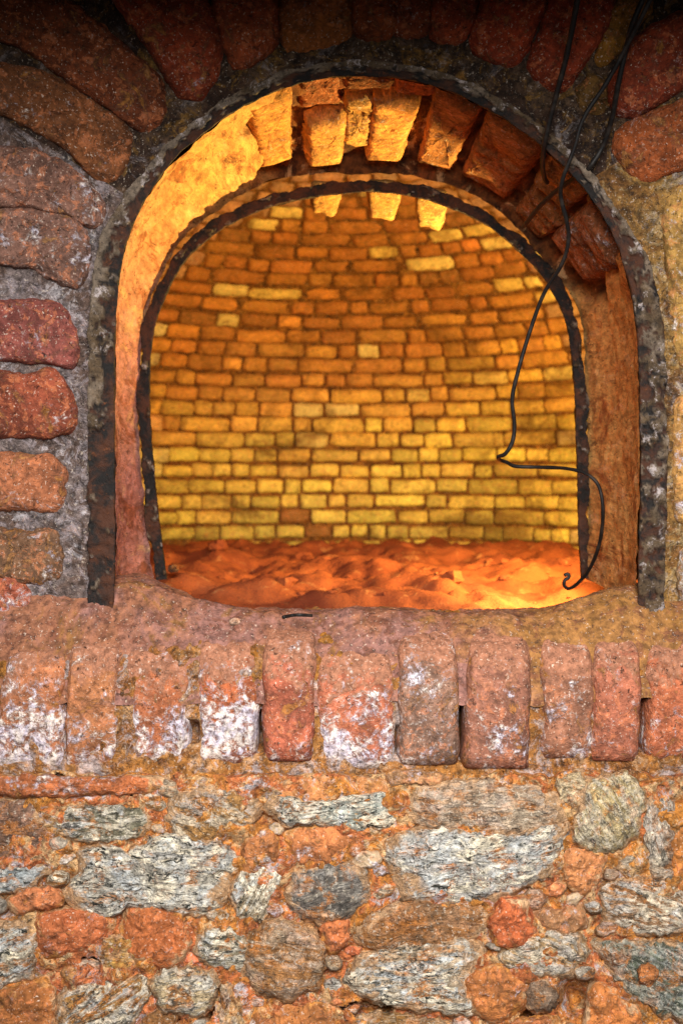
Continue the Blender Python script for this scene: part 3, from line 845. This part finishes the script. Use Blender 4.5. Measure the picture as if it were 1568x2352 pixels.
def row_brick(xt0, xt1, xb0, xb1, ybot, col, seed, proud=0.0, rough=0.003, salt_amt=0.0, salt_row=1600, dust=0.3, breakage=0.0, rad=0.088):
    zb = W(0, ybot, YF).z
    NJ = 34; prof = sill_profile(zb, rad * rnd.uniform(0.95, 1.05))
    verts = []; sal = []; dus = []; cla = []
    us = [-1 + 2 * j / (NJ - 1) for j in range(NJ)]
    us = [math.copysign(abs(u) ** 0.75, u) for u in us]
    rows = [None] + prof
    sd = seed * 1.7
    for ri, r in enumerate(rows):
        base = prof[0] if r is None else r
        p, nn, fr = base
        k = sm(0.0, 0.62, fr)
        x0 = (xb0 + (xt0 - xb0) * k); x1 = (xb1 + (xt1 - xb1) * k)
        for ci in range(-1, NJ + 1):
            u = us[min(NJ - 1, max(0, ci))]
            skirt = ci < 0 or ci >= NJ
            ox = (x0 + x1) / 2 + ((x1 - x0) / 2 + 7) * u
            s = PXM * (CAMD + YF) / CAMD
            q = Vector(((ox - 784) * s, p.y, p.z))
            ed = abs(u) ** 10
            n1 = 1.3 * fbm(q + Vector((0, sd, 0)), 24, 3) + 0.6 * fbm(q + Vector((0, sd, 0)), 95, 4)
            h = proud + 0.75 * rough * n1 - 0.015 * ed - (0.008 + proud) * sm(0.36, 0.62, fr)
            foot = sm(0.16, 0.0, fr)
            h -= breakage * foot * (0.5 + 0.7 * fbm(q + Vector((sd, 0, 0)), 30, 3)) + 0.010 * sm(0.05, 0, fr)
            dx = 0.0035 * noise.noise(q * 32 + Vector((sd, 0, 0))) * (abs(u) ** 2) * 1.4
            v = q + nn * h + Vector((dx, 0, 0))
            if skirt: v = v - nn * 0.04
            if r is None: v = v + Vector((0, 0.06, 0.002))
            verts.append(v)
            oy = HOR - (q.z - EZ) / s
            sal.append(salt_amt * sm(salt_row - 130, salt_row + 110, oy + 40 * fbm(q, 20, 2)))
            cla.append(sm(0.14, 0.50, fr + 0.10 * fbm(q + Vector((sd, 3, 0)), 12, 3)))
            dus.append(0.6 * dust * sm(1560, 1440, oy + 50 * fbm(q + Vector((5, 0, 0)), 14, 3)) + 0.55 * dust * abs(u) ** 5)
    nc = NJ + 2; faces = []
    for i in range(len(rows) - 1):
        for j in range(nc - 1):
            faces.append((i * nc + j, i * nc + j + 1, (i + 1) * nc + j + 1, (i + 1) * nc + j))
    org = sum(verts, Vector()) / len(verts)
    mesh_obj("brick", verts, faces, M_BRICK, sill, org, 0, {"salt": sal, "dust": dus, "clay": cla}, col)
row_brick(15, 146, -15, 138, 1776, (165, 102, 67, 0.40), 1, 0.000, 0.005, 0.75, 1640, 0.35, 0.012, 0.092)
row_brick(152, 268, 152, 264, 1776, (163, 105, 68, 0.30), 2, 0.000, 0.005, 0.45, 1700, 0.4, 0.012, 0.092)
row_brick(272, 440, 306, 424, 1768, (160, 93, 59, 0.25), 3, -0.002, 0.006, 0.9, 1640, 0.3, 0.014, 0.092)
row_brick(448, 598, 462, 584, 1762, (162, 86, 50, 0.20), 4, 0.000, 0.005, 0.9, 1590, 0.25, 0.014, 0.092)
row_brick(608, 718, 606, 714, 1752, (151, 82, 59, 0.25), 5, 0.004, 0.003, 0.1, 1640, 0.3, 0.002)
row_brick(724, 908, 734, 902, 1772, (160, 91, 65, 0.20), 6, -0.002, 0.004, 0.85, 1640, 0.3, 0.006, 0.092)
row_brick(920, 1046, 922, 1048, 1760, (127, 95, 78, 0.40), 7, 0.005, 0.003, 0.1, 1600, 0.3, 0.002)
row_brick(1084, 1218, 1074, 1212, 1768, (136, 89, 70, 0.30), 8, 0.006, 0.003, 0.1, 1600, 0.25, 0.002)
row_brick(1250, 1362, 1254, 1356, 1746, (142, 95, 72, 0.35), 9, 0.003, 0.003, 0.25, 1640, 0.5, 0.003)
row_brick(1374, 1476, 1366, 1466, 1752, (149, 88, 65, 0.25), 10, 0.004, 0.003, 0.1, 1640, 0.4, 0.002)
row_brick(1494, 1650, 1496, 1650, 1750, (163, 91, 60, 0.25), 11, 0.002, 0.004, 0.4, 1680, 0.35, 0.006)
# mortar bedding the bricks: follows the same nose a little deeper, with open gaps in places
GAPS = [(140, 1560, 1735, 14, 0.05), (590, 1630, 1745, 16, 0.06), (1064, 1440, 1765, 14, 0.07), (1484, 1590, 1745, 16, 0.07), (438, 1650, 1720, 18, 0.03), (1232, 1480, 1620, 12, 0.03), (914, 1660, 1750, 12, 0.03)]
def sill_mortar(u, v):
    prof = SM_PROF[int(round(v * (len(SM_PROF) - 1)))]
    p, nn, fr = prof
    ox = -180 + 1900 * u; s = PXM * (CAMD + YF) / CAMD
    q = Vector(((ox - 784) * s, p.y, p.z)); oy = HOR - (q.z - EZ) / s
    h = -0.010 + 0.002 * sm(680, 560, ox) + 0.005 * fbm(q, 20, 4) + 0.003 * fbm(q, 80, 3)
    for (gx, g0, g1, gw, gd) in GAPS:
        h -= gd * max(0, 1 - ((ox - gx) / gw) ** 2) ** 0.5 * sm(g0, g0 + 30, oy) * sm(g1, g1 - 20, oy) if abs(ox - gx) < gw else 0
    return q + nn * h
SM_PROF = sill_profile(W(0, 1800, YF).z, 0.086, 90)
v_, f_ = grid(620, 90, sill_mortar)
duss = [0.45 * sm(1600, 1430, HOR - (p.z - EZ) / (PXM * 0.96)) + 0.35 * (fbm(p, 9, 2) > 0) for p in v_]
mesh_obj("mortar", v_, f_, M_MORT_SILL, sill, attrs={"dust": [min(1, d) for d in duss], "salt": [0.35 if d < 0.4 else 0.0 for d in duss]})
# dusty clay ledge over the brick tops, running into the passage
def ledge_f(u, v):
    x = -0.60 + 1.2 * u; y = -0.058 + 0.476 * v
    jam = max(0, abs(x - 0.015) - 0.22)
    xl = W(300, 0, y).x; xr = W(1440, 0, y).x
    fil = 0.046 * sm(0.17, 0.0, x - xl) ** 1.5 + 0.034 * sm(0.13, 0.0, xr - x)
    q = Vector((x, y, 0))
    z = LEDZ + 0.005 + fil * sm(-0.06, 0.06, y) + 0.007 * fbm(q, 9, 4) + 0.0025 * fbm(q, 45, 4)
    z -= 0.036 * sm(0.02, 0.33, y) + 0.030 * sm(0.33, 0.42, y)
    if y < 0.026:       # the clay thins out over the rounded brick noses
        d = min(1, (0.026 - y) / 0.088); z += 0.088 * (math.sqrt(max(0, 1 - d * d)) - 1) + 0.004 - 0.012 * sm(0.25, 0.85, d) - 0.035 * sm(0.72, 1.0, d) + 0.006 * fbm(Vector((x, y, 3)), 18, 3)
    return Vector((x, y, z))
v_, f_ = grid(260, 120, ledge_f)
ld = mesh_obj("ledge", v_, f_, M_LEDGE, sill, attrs={"dust": [sm(0.05, 0.32, p.x) * 0.9 for p in v_]})

# ------------------------------------------------------------------ rubble wall under the sill
rub = thing("rubble_wall", "rough wall of mixed field stones and broken bricks in brown clay mortar under the sill", "wall", W(784, 2480, -0.03))
PITS = [(1325, 2290, 42, 0.05), (135, 2075, 60, 0.02), (590, 2110, 40, 0.012), (20, 2075, 40, 0.02), (600, 1870, 26, 0.02), (1120, 2170, 36, 0.02)]
def rub_y(a, b):
    return -0.062 - 0.010 * sm(1900, 2400, b) + 0.012 * noise.noise(Vector((a / 260, b / 200, 2)))
def rub_f(u, v):
    a = -200 + 1970 * u; b = 1768 + 800 * v
    y = rub_y(a, b)
    q = Vector((a * PXM, b * PXM, 0))
    h = 0.003 + 0.017 * fbm(q, 11, 4) + 0.009 * fbm(q + Vector((4, 2, 0)), 40, 5) + 0.008 * abs(fbm(q, 24, 3))
    h -= 0.05 * sm(1782 + 26 * fbm(q, 18, 3), 1766, b)
    for (px, py, r, d) in PITS: h -= d * math.exp(-(((a - px) / r) ** 2 + ((b - py) / r) ** 2))
    return W(a, b, y - h)
v_, f_ = grid(480, 260, rub_f, flip=True)
mesh_obj("mortar", v_, f_, M_MORT_RUB, rub)
RM = planar(rub_y)
BIG = []
def point_in(q, o):
    r = False; j = len(o) - 1
    for i in range(len(o)):
        a, b = o[i], o[j]
        if (a[1] > q[1]) != (b[1] > q[1]) and q[0] < (b[0] - a[0]) * (q[1] - a[1]) / (b[1] - a[1]) + a[0]: r = not r
        j = i
    return r
def st(o, col, band=0.6, rot=0.0, proud=0.022, seed=0, rough=0.006, strata=0.003, edge=5.0):
    BIG.append(o)
    pillow("stone", o, RM, proud * 0.8, M_STONE, rub, (*col, band), N=110, R=22, edge=edge, base=-0.012, depth=0.05, rough=rough, wob=11, strata=strata, roty=math.radians(rot), seed=seed, grow=12, rim=0.78)
def br(o, col, proud=0.018, seed=0, salt=0.25, rough=0.007, edge=5.0):
    BIG.append(o)
    pillow("brick_fragment", o, RM, proud * 0.8, M_BRICK, rub, (*col, salt), N=90, R=18, edge=edge, base=-0.012, depth=0.05, rough=rough, wob=8, seed=seed, grow=11, rim=0.78)
br([(-60, 1790), (60, 1786), (190, 1792), (380, 1786), (388, 1804), (340, 1818), (180, 1824), (-60, 1824)], (165, 94, 54), 0.030, 101, 0.4)
st([(-60, 1838), (40, 1830), (92, 1838), (104, 1880), (112, 1950), (90, 1985), (-60, 1992)], (140, 104, 84), 0.1, 0, 0.020, 102, edge=4)
st([(-60, 1998), (60, 1990), (118, 1996), (72, 2030), (0, 2048), (-60, 2050)], (150, 156, 156), 0.9, -4, 0.022, 103, strata=0.004)
st([(104, 1886), (150, 1860), (240, 1850), (330, 1866), (350, 1890), (305, 1925), (220, 1934), (150, 1922)], (128, 122, 100), 0.55, 4, 0.024, 104)
st([(292, 1960), (340, 1930), (400, 1918), (520, 1948), (552, 1978), (540, 2000), (420, 2010), (320, 1995)], (176, 172, 164), 1.0, 3, 0.026, 105, strata=0.006)
st([(172, 1955), (250, 1940), (330, 1985), (440, 2000), (528, 2006), (524, 2046), (496, 2082), (440, 2106), (370, 2086), (284, 2076), (240, 2112), (182, 2108), (152, 2050), (180, 2000)], (168, 160, 146), 0.95, 3, 0.030, 106, strata=0.007)
st([(392, 1832), (480, 1806), (560, 1828), (602, 1852), (566, 1905), (470, 1932), (400, 1926), (388, 1880)], (168, 124, 72), 0.45, 20, 0.022, 107)
br([(612, 1800), (720, 1788), (880, 1798), (902, 1824), (700, 1842), (620, 1828)], (171, 115, 68), 0.016, 108, 0.3)
st([(606, 1852), (622, 1834), (700, 1852), (790, 1834), (900, 1832), (906, 1888), (850, 1906), (760, 1890), (640, 1886)], (176, 180, 168), 1.0, -3, 0.026, 109, strata=0.007, edge=4)
br([(656, 1912), (740, 1898), (832, 1916), (842, 1958), (760, 1982), (672, 1982)], (174, 109, 64), 0.018, 110, 0.35)
st([(658, 2034), (700, 1992), (780, 1980), (842, 2002), (852, 2060), (800, 2110), (722, 2122), (664, 2096)], (112, 104, 96), 0.25, -8, 0.030, 111, edge=3.4)
br([(562, 1932), (630, 1908), (642, 1970), (604, 2010), (560, 2010)], (171, 110, 64), 0.020, 112, 0.3)
st([(548, 2010), (640, 1986), (632, 2056), (596, 2112), (542, 2102), (530, 2056)], (156, 140, 112), 0.85, -62, 0.020, 113, strata=0.005)
st([(924, 1804), (1080, 1792), (1250, 1802), (1302, 1850), (1312, 1888), (1150, 1924), (1020, 1902), (930, 1884)], (178, 146, 116), 0.3, -2, 0.024, 114, edge=4)
st([(932, 1912), (1050, 1904), (1160, 1926), (1312, 1892), (1292, 1950), (1282, 2000), (1190, 2040), (1130, 2070), (1040, 2076), (920, 2070), (898, 2000), (866, 1944)], (176, 172, 166), 0.95, -8, 0.034, 115, strata=0.007)
st([(1336, 1792), (1440, 1776), (1478, 1830), (1472, 1900), (1430, 1952), (1360, 1956), (1312, 1922), (1334, 1860)], (190, 168, 120), 0.4, 60, 0.030, 116)
st([(1288, 1796), (1322, 1776), (1344, 1796), (1340, 1842), (1312, 1852), (1290, 1830)], (204, 180, 140), 0.2, 0, 0.022, 117)
st([(1490, 1836), (1538, 1826), (1544, 1900), (1536, 1990), (1496, 2002), (1482, 1920)], (168, 140, 116), 0.5, 80, 0.020, 118)
br([(1546, 1868), (1640, 1864), (1640, 2086), (1560, 2066), (1544, 1980)], (171, 109, 54), 0.020, 119, 0.2)
br([(1298, 1952), (1388, 1962), (1370, 2022), (1340, 2050), (1300, 2030)], (174, 115, 71), 0.020, 120, 0.25)
br([(1130, 2094), (1160, 2060), (1210, 2070), (1216, 2110), (1234, 2140), (1190, 2182), (1140, 2170), (1124, 2130)], (165, 86, 48), 0.034, 121, 0.1)
st([(838, 2106), (950, 2070), (1120, 2082), (1116, 2142), (1040, 2170), (930, 2172), (840, 2182), (808, 2152)], (154, 104, 58), 0.15, -6, 0.026, 122)
st([(798, 2234), (830, 2192), (950, 2172), (1080, 2152), (1112, 2190), (1082, 2250), (1070, 2296), (1100, 2330), (1000, 2322), (880, 2302), (790, 2272)], (188, 164, 134), 0.95, -4, 0.034, 123, strata=0.008)
st([(568, 2152), (650, 2110), (722, 2140), (746, 2200), (722, 2270), (650, 2302), (580, 2272), (554, 2222)], (160, 112, 66), 0.3, 12, 0.040, 124)
st([(458, 2142), (540, 2128), (592, 2180), (570, 2226), (490, 2222), (452, 2192)], (150, 140, 116), 0.7, 5, 0.026, 125)
br([(88, 2104), (180, 2088), (262, 2110), (240, 2160), (170, 2182), (102, 2204), (78, 2152)], (167, 94, 56), 0.028, 126, 0.3)
br([(288, 2074), (360, 2070), (412, 2110), (442, 2160), (400, 2222), (300, 2212), (278, 2142)], (162, 92, 50), 0.028, 127, 0.2)
st([(-60, 2132), (60, 2120), (92, 2180), (76, 2240), (-60, 2292)], (168, 150, 126), 0.9, -18, 0.026, 128, strata=0.005)
st([(228, 2164), (284, 2150), (332, 2200), (300, 2232), (242, 2232)], (186, 142, 74), 0.2, 0, 0.024, 129)
br([(-60, 2294), (100, 2244), (128, 2270), (118, 2400), (-60, 2420)], (149, 92, 48), 0.028, 130, 0.15)
st([(134, 2284), (250, 2250), (334, 2240), (352, 2272), (280, 2390), (128, 2400)], (168, 122, 66), 0.6, -32, 0.030, 131, strata=0.004)
st([(370, 2232), (490, 2228), (502, 2280), (462, 2332), (380, 2322), (354, 2272)], (204, 180, 140), 0.5, -8, 0.034, 132)
st([(350, 2322), (402, 2334), (396, 2420), (286, 2420)], (160, 108, 56), 0.1, 0, 0.022, 133)
st([(510, 2252), (556, 2262), (552, 2420), (500, 2420)], (188, 152, 108), 0.3, 85, 0.018, 134)
br([(736, 2126), (790, 2110), (802, 2150), (770, 2192), (744, 2172)], (165, 96, 56), 0.022, 135, 0.3)
br([(1226, 2102), (1338, 2082), (1346, 2120), (1300, 2146), (1236, 2128)], (153, 109, 73), 0.020, 136, 0.35)
st([(1132, 2202), (1240, 2142), (1330, 2152), (1352, 2200), (1300, 2242), (1200, 2232)], (180, 148, 106), 0.5, 12, 0.026, 137)
br([(1062, 2242), (1150, 2212), (1216, 2250), (1202, 2312), (1140, 2352), (1072, 2322)], (169, 105, 56), 0.030, 138, 0.25)
st([(1208, 2272), (1260, 2254), (1288, 2290), (1252, 2326), (1214, 2312)], (150, 122, 98), 0.1, 0, 0.034, 139, edge=2.2)
st([(1350, 2150), (1400, 2170), (1460, 2160), (1640, 2184), (1640, 2366), (1560, 2350), (1480, 2312), (1400, 2232)], (92, 98, 82), 0.35, 28, 0.026, 140)
st([(1462, 2226), (1490, 2216), (1508, 2236), (1496, 2262), (1468, 2258)], (184, 116, 66), 0.0, 0, 0.048, 141, edge=2.2)
st([(1402, 2186), (1440, 2196), (1446, 2220), (1416, 2216)], (176, 140, 116), 0.2, 0, 0.044, 142, edge=2.2)
br([(1362, 2256), (1402, 2262), (1482, 2340), (1450, 2430), (1330, 2430), (1352, 2322)], (171, 105, 54), 0.026, 143, 0.2)
st([(1368, 2036), (1450, 2012), (1590, 2050), (1590, 2136), (1480, 2144), (1398, 2122)], (168, 126, 88), 0.55, 12, 0.024, 144)
br([(560, 2324), (750, 2302), (802, 2342), (790, 2430), (560, 2430)], (149, 94, 50), 0.022, 145, 0.3)
st([(812, 2342), (920, 2332), (1042, 2362), (1036, 2430), (820, 2430)], (158, 114, 60), 0.3, 0, 0.024, 146)
br([(1110, 2372), (1182, 2352), (1280, 2332), (1312, 2430), (1100, 2430)], (160, 98, 56), 0.022, 147, 0.3)
br([(18, 2062), (112, 2040), (146, 2068), (92, 2088), (28, 2092)], (169, 104, 65), 0.024, 148, 0.25)
br([(1492, 2360), (1560, 2364), (1640, 2380), (1640, 2430), (1480, 2430)], (130, 110, 73), 0.020, 149, 0.4)
st([(1500, 1990), (1540, 2004), (1546, 2040), (1500, 2040)], (176, 138, 104), 0.4, 0, 0.020, 150)
br([(880, 1780), (960, 1776), (1040, 1786), (1010, 1796), (900, 1796)], (158, 116, 78), 0.020, 151, 0.5)

# small chips and pebbles packed between the big stones
FR = random.Random(11); placed = list(BIG)
CH_COL = [(176, 116, 74), (190, 104, 66), (160, 116, 70), (186, 160, 128), (150, 138, 122), (196, 122, 78), (140, 100, 62)]
tries = 0; made = 0
while made < 110 and tries < 6000:
    tries += 1
    cx = FR.uniform(-30, 1600); cy = FR.uniform(1805, 2390); r = FR.uniform(22, 48)
    if any(point_in((cx + r * 0.8 * dx, cy + r * 0.8 * dy), o_) for o_ in placed for dx, dy in ((0, 0), (1, 0), (-1, 0), (0, 1), (0, -1))): continue
    if math.hypot(cx - 1325, cy - 2290) < 50: continue
    asp = FR.uniform(0.5, 1.0); ang = FR.uniform(-0.5, 0.5); o_ = []
    for k in range(8):
        an = k * math.pi / 4; rr = r * FR.uniform(0.8, 1.15)
        dx, dy = rr * math.cos(an), rr * asp * math.sin(an)
        o_.append((cx + dx * math.cos(ang) - dy * math.sin(ang), cy + dx * math.sin(ang) + dy * math.cos(ang)))
    placed.append(o_); made += 1
    col = FR.choice(CH_COL)
    pillow("stone_chip", o_, RM, FR.uniform(0.008, 0.014), M_BRICK if FR.random() < 0.5 else M_STONE, rub, (*col, FR.uniform(0.2, 0.6)), N=44, R=9, edge=6, base=-0.012,
           depth=0.03, rough=0.005, wob=5, seed=300 + made, rim=0.7)

# ------------------------------------------------------------------ wires, twig, pebbles
LZ = lambda y: LEDZ + 0.010
wire1 = [W(1345, -140, -0.16), W(1325, 0, -0.13), W(1300, 130, -0.09), W(1268, 250, -0.05), W(1250, 330, -0.02), W(1246, 380, 0.03), W(1250, 408, 0.075), W(1256, 418, 0.10)]
tag(tube("wire", wire1, 0.0034, M_WIRE), "dark bent wire ending on the arch ceiling beside the long looping wire", "wire", "old wires hanging over the arch")
wire2 = [W(1560, -140, -0.17), W(1482, 20, -0.14), W(1436, 110, -0.11), W(1392, 190, -0.085), W(1340, 270, -0.065), W(1318, 340, -0.05), W(1292, 410, -0.03), W(1287, 450, -0.01), W(1300, 505, 0.01),
         W(1305, 550, 0.03), W(1290, 605, 0.05), W(1248, 675, 0.08), W(1215, 765, 0.10), W(1190, 850, 0.11), W(1176, 915, 0.12), W(1181, 975, 0.13), W(1176, 1015, 0.135), W(1160, 1042, 0.14),
         W(1144, 1049, 0.15), W(1148, 1056, 0.17), W(1164, 1062, 0.18), W(1184, 1071, 0.185), W(1240, 1073, 0.19), W(1300, 1076, 0.21), W(1345, 1088, 0.22), W(1374, 1116, 0.22), W(1384, 1170, 0.22), W(1378, 1240, 0.24),
         W(1358, 1298, 0.27), W(1332, 1334, 0.30), W(1308, 1352, 0.32), W(1296, 1346, 0.33), W(1296, 1334, 0.335), W(1306, 1326, 0.335), W(1304, 1318, 0.335), W(1295, 1322, 0.335)]
tag(tube("wire", wire2, 0.0028, M_WIRE, n=420), "long dark wire looping down across the mouth to the ledge", "wire", "old wires hanging over the arch")
wire3 = [W(1540, -140, -0.16), W(1462, 30, -0.13), W(1440, 100, -0.105), W(1420, 190, -0.08), W(1405, 270, -0.05), W(1384, 335, -0.025), W(1352, 385, -0.016), W(1335, 398, 0.02), W(1285, 432, 0.08), W(1240, 472, 0.14), W(1202, 520, 0.22)]
tag(tube("wire", wire3, 0.0034, M_WIRE), "dark wire crossing the iron frame and lying along the arch ceiling", "wire", "old wires hanging over the arch")
def on_ledge(ox, oy, lift=0.0):
    # where the view ray through the picture point meets the ledge
    d = W(ox, oy, 0) - cam.location
    k = (LEDZ + 0.004 + lift - cam.location.z) / d.z
    return cam.location + d * k
a = on_ledge(650, 1418, 0.006); b = on_ledge(716, 1414, 0.006)
t_ = Vector((a.x, a.y, a.z)); 
twig = tube("twig", [a, a.lerp(b, 0.3) + Vector((0, 0.006, 0.001)), a.lerp(b, 0.6) + Vector((0, -0.004, 0.002)), b], 0.0022, M_WIRE, n=30)
tag(twig, "short charred twig lying on the dusty ledge", "twig")
def pebble(ox, oy, r, col, label, seed):
    c = on_ledge(ox, oy, r * 0.45)
    vs = []; fs = []; nl, nm = 9, 14
    for i in range(nl + 1):
        th = math.pi * i / nl
        for k in range(nm):
            ph = 2 * math.pi * k / nm
            d = Vector((math.sin(th) * math.cos(ph), math.sin(th) * math.sin(ph) * 0.85, math.cos(th) * 0.62))
            vs.append(c + d * r * (1 + 0.3 * noise.noise(d * 1.7 + Vector((seed, 0, 0)))))
    for i in range(nl):
        for k in range(nm):
            fs.append((i * nm + k, (i + 1) * nm + k, (i + 1) * nm + (k + 1) % nm, i * nm + (k + 1) % nm))
    o = mesh_obj("pebble", vs, fs, M_STONE, None, c, 0, None, (*col, 0.1))
    tag(o, label, "pebble")
pebble(538, 1428, 0.0075, (206, 166, 140), "pale flat pebble on the ledge left of the charred twig", 1)
pebble(420, 1404, 0.006, (190, 150, 128), "small pinkish pebble near the foot of the left jamb", 2)
pebble(398, 1306, 0.012, (96, 54, 34), "dark crumb of clay against the foot of the inner iron ring", 3)
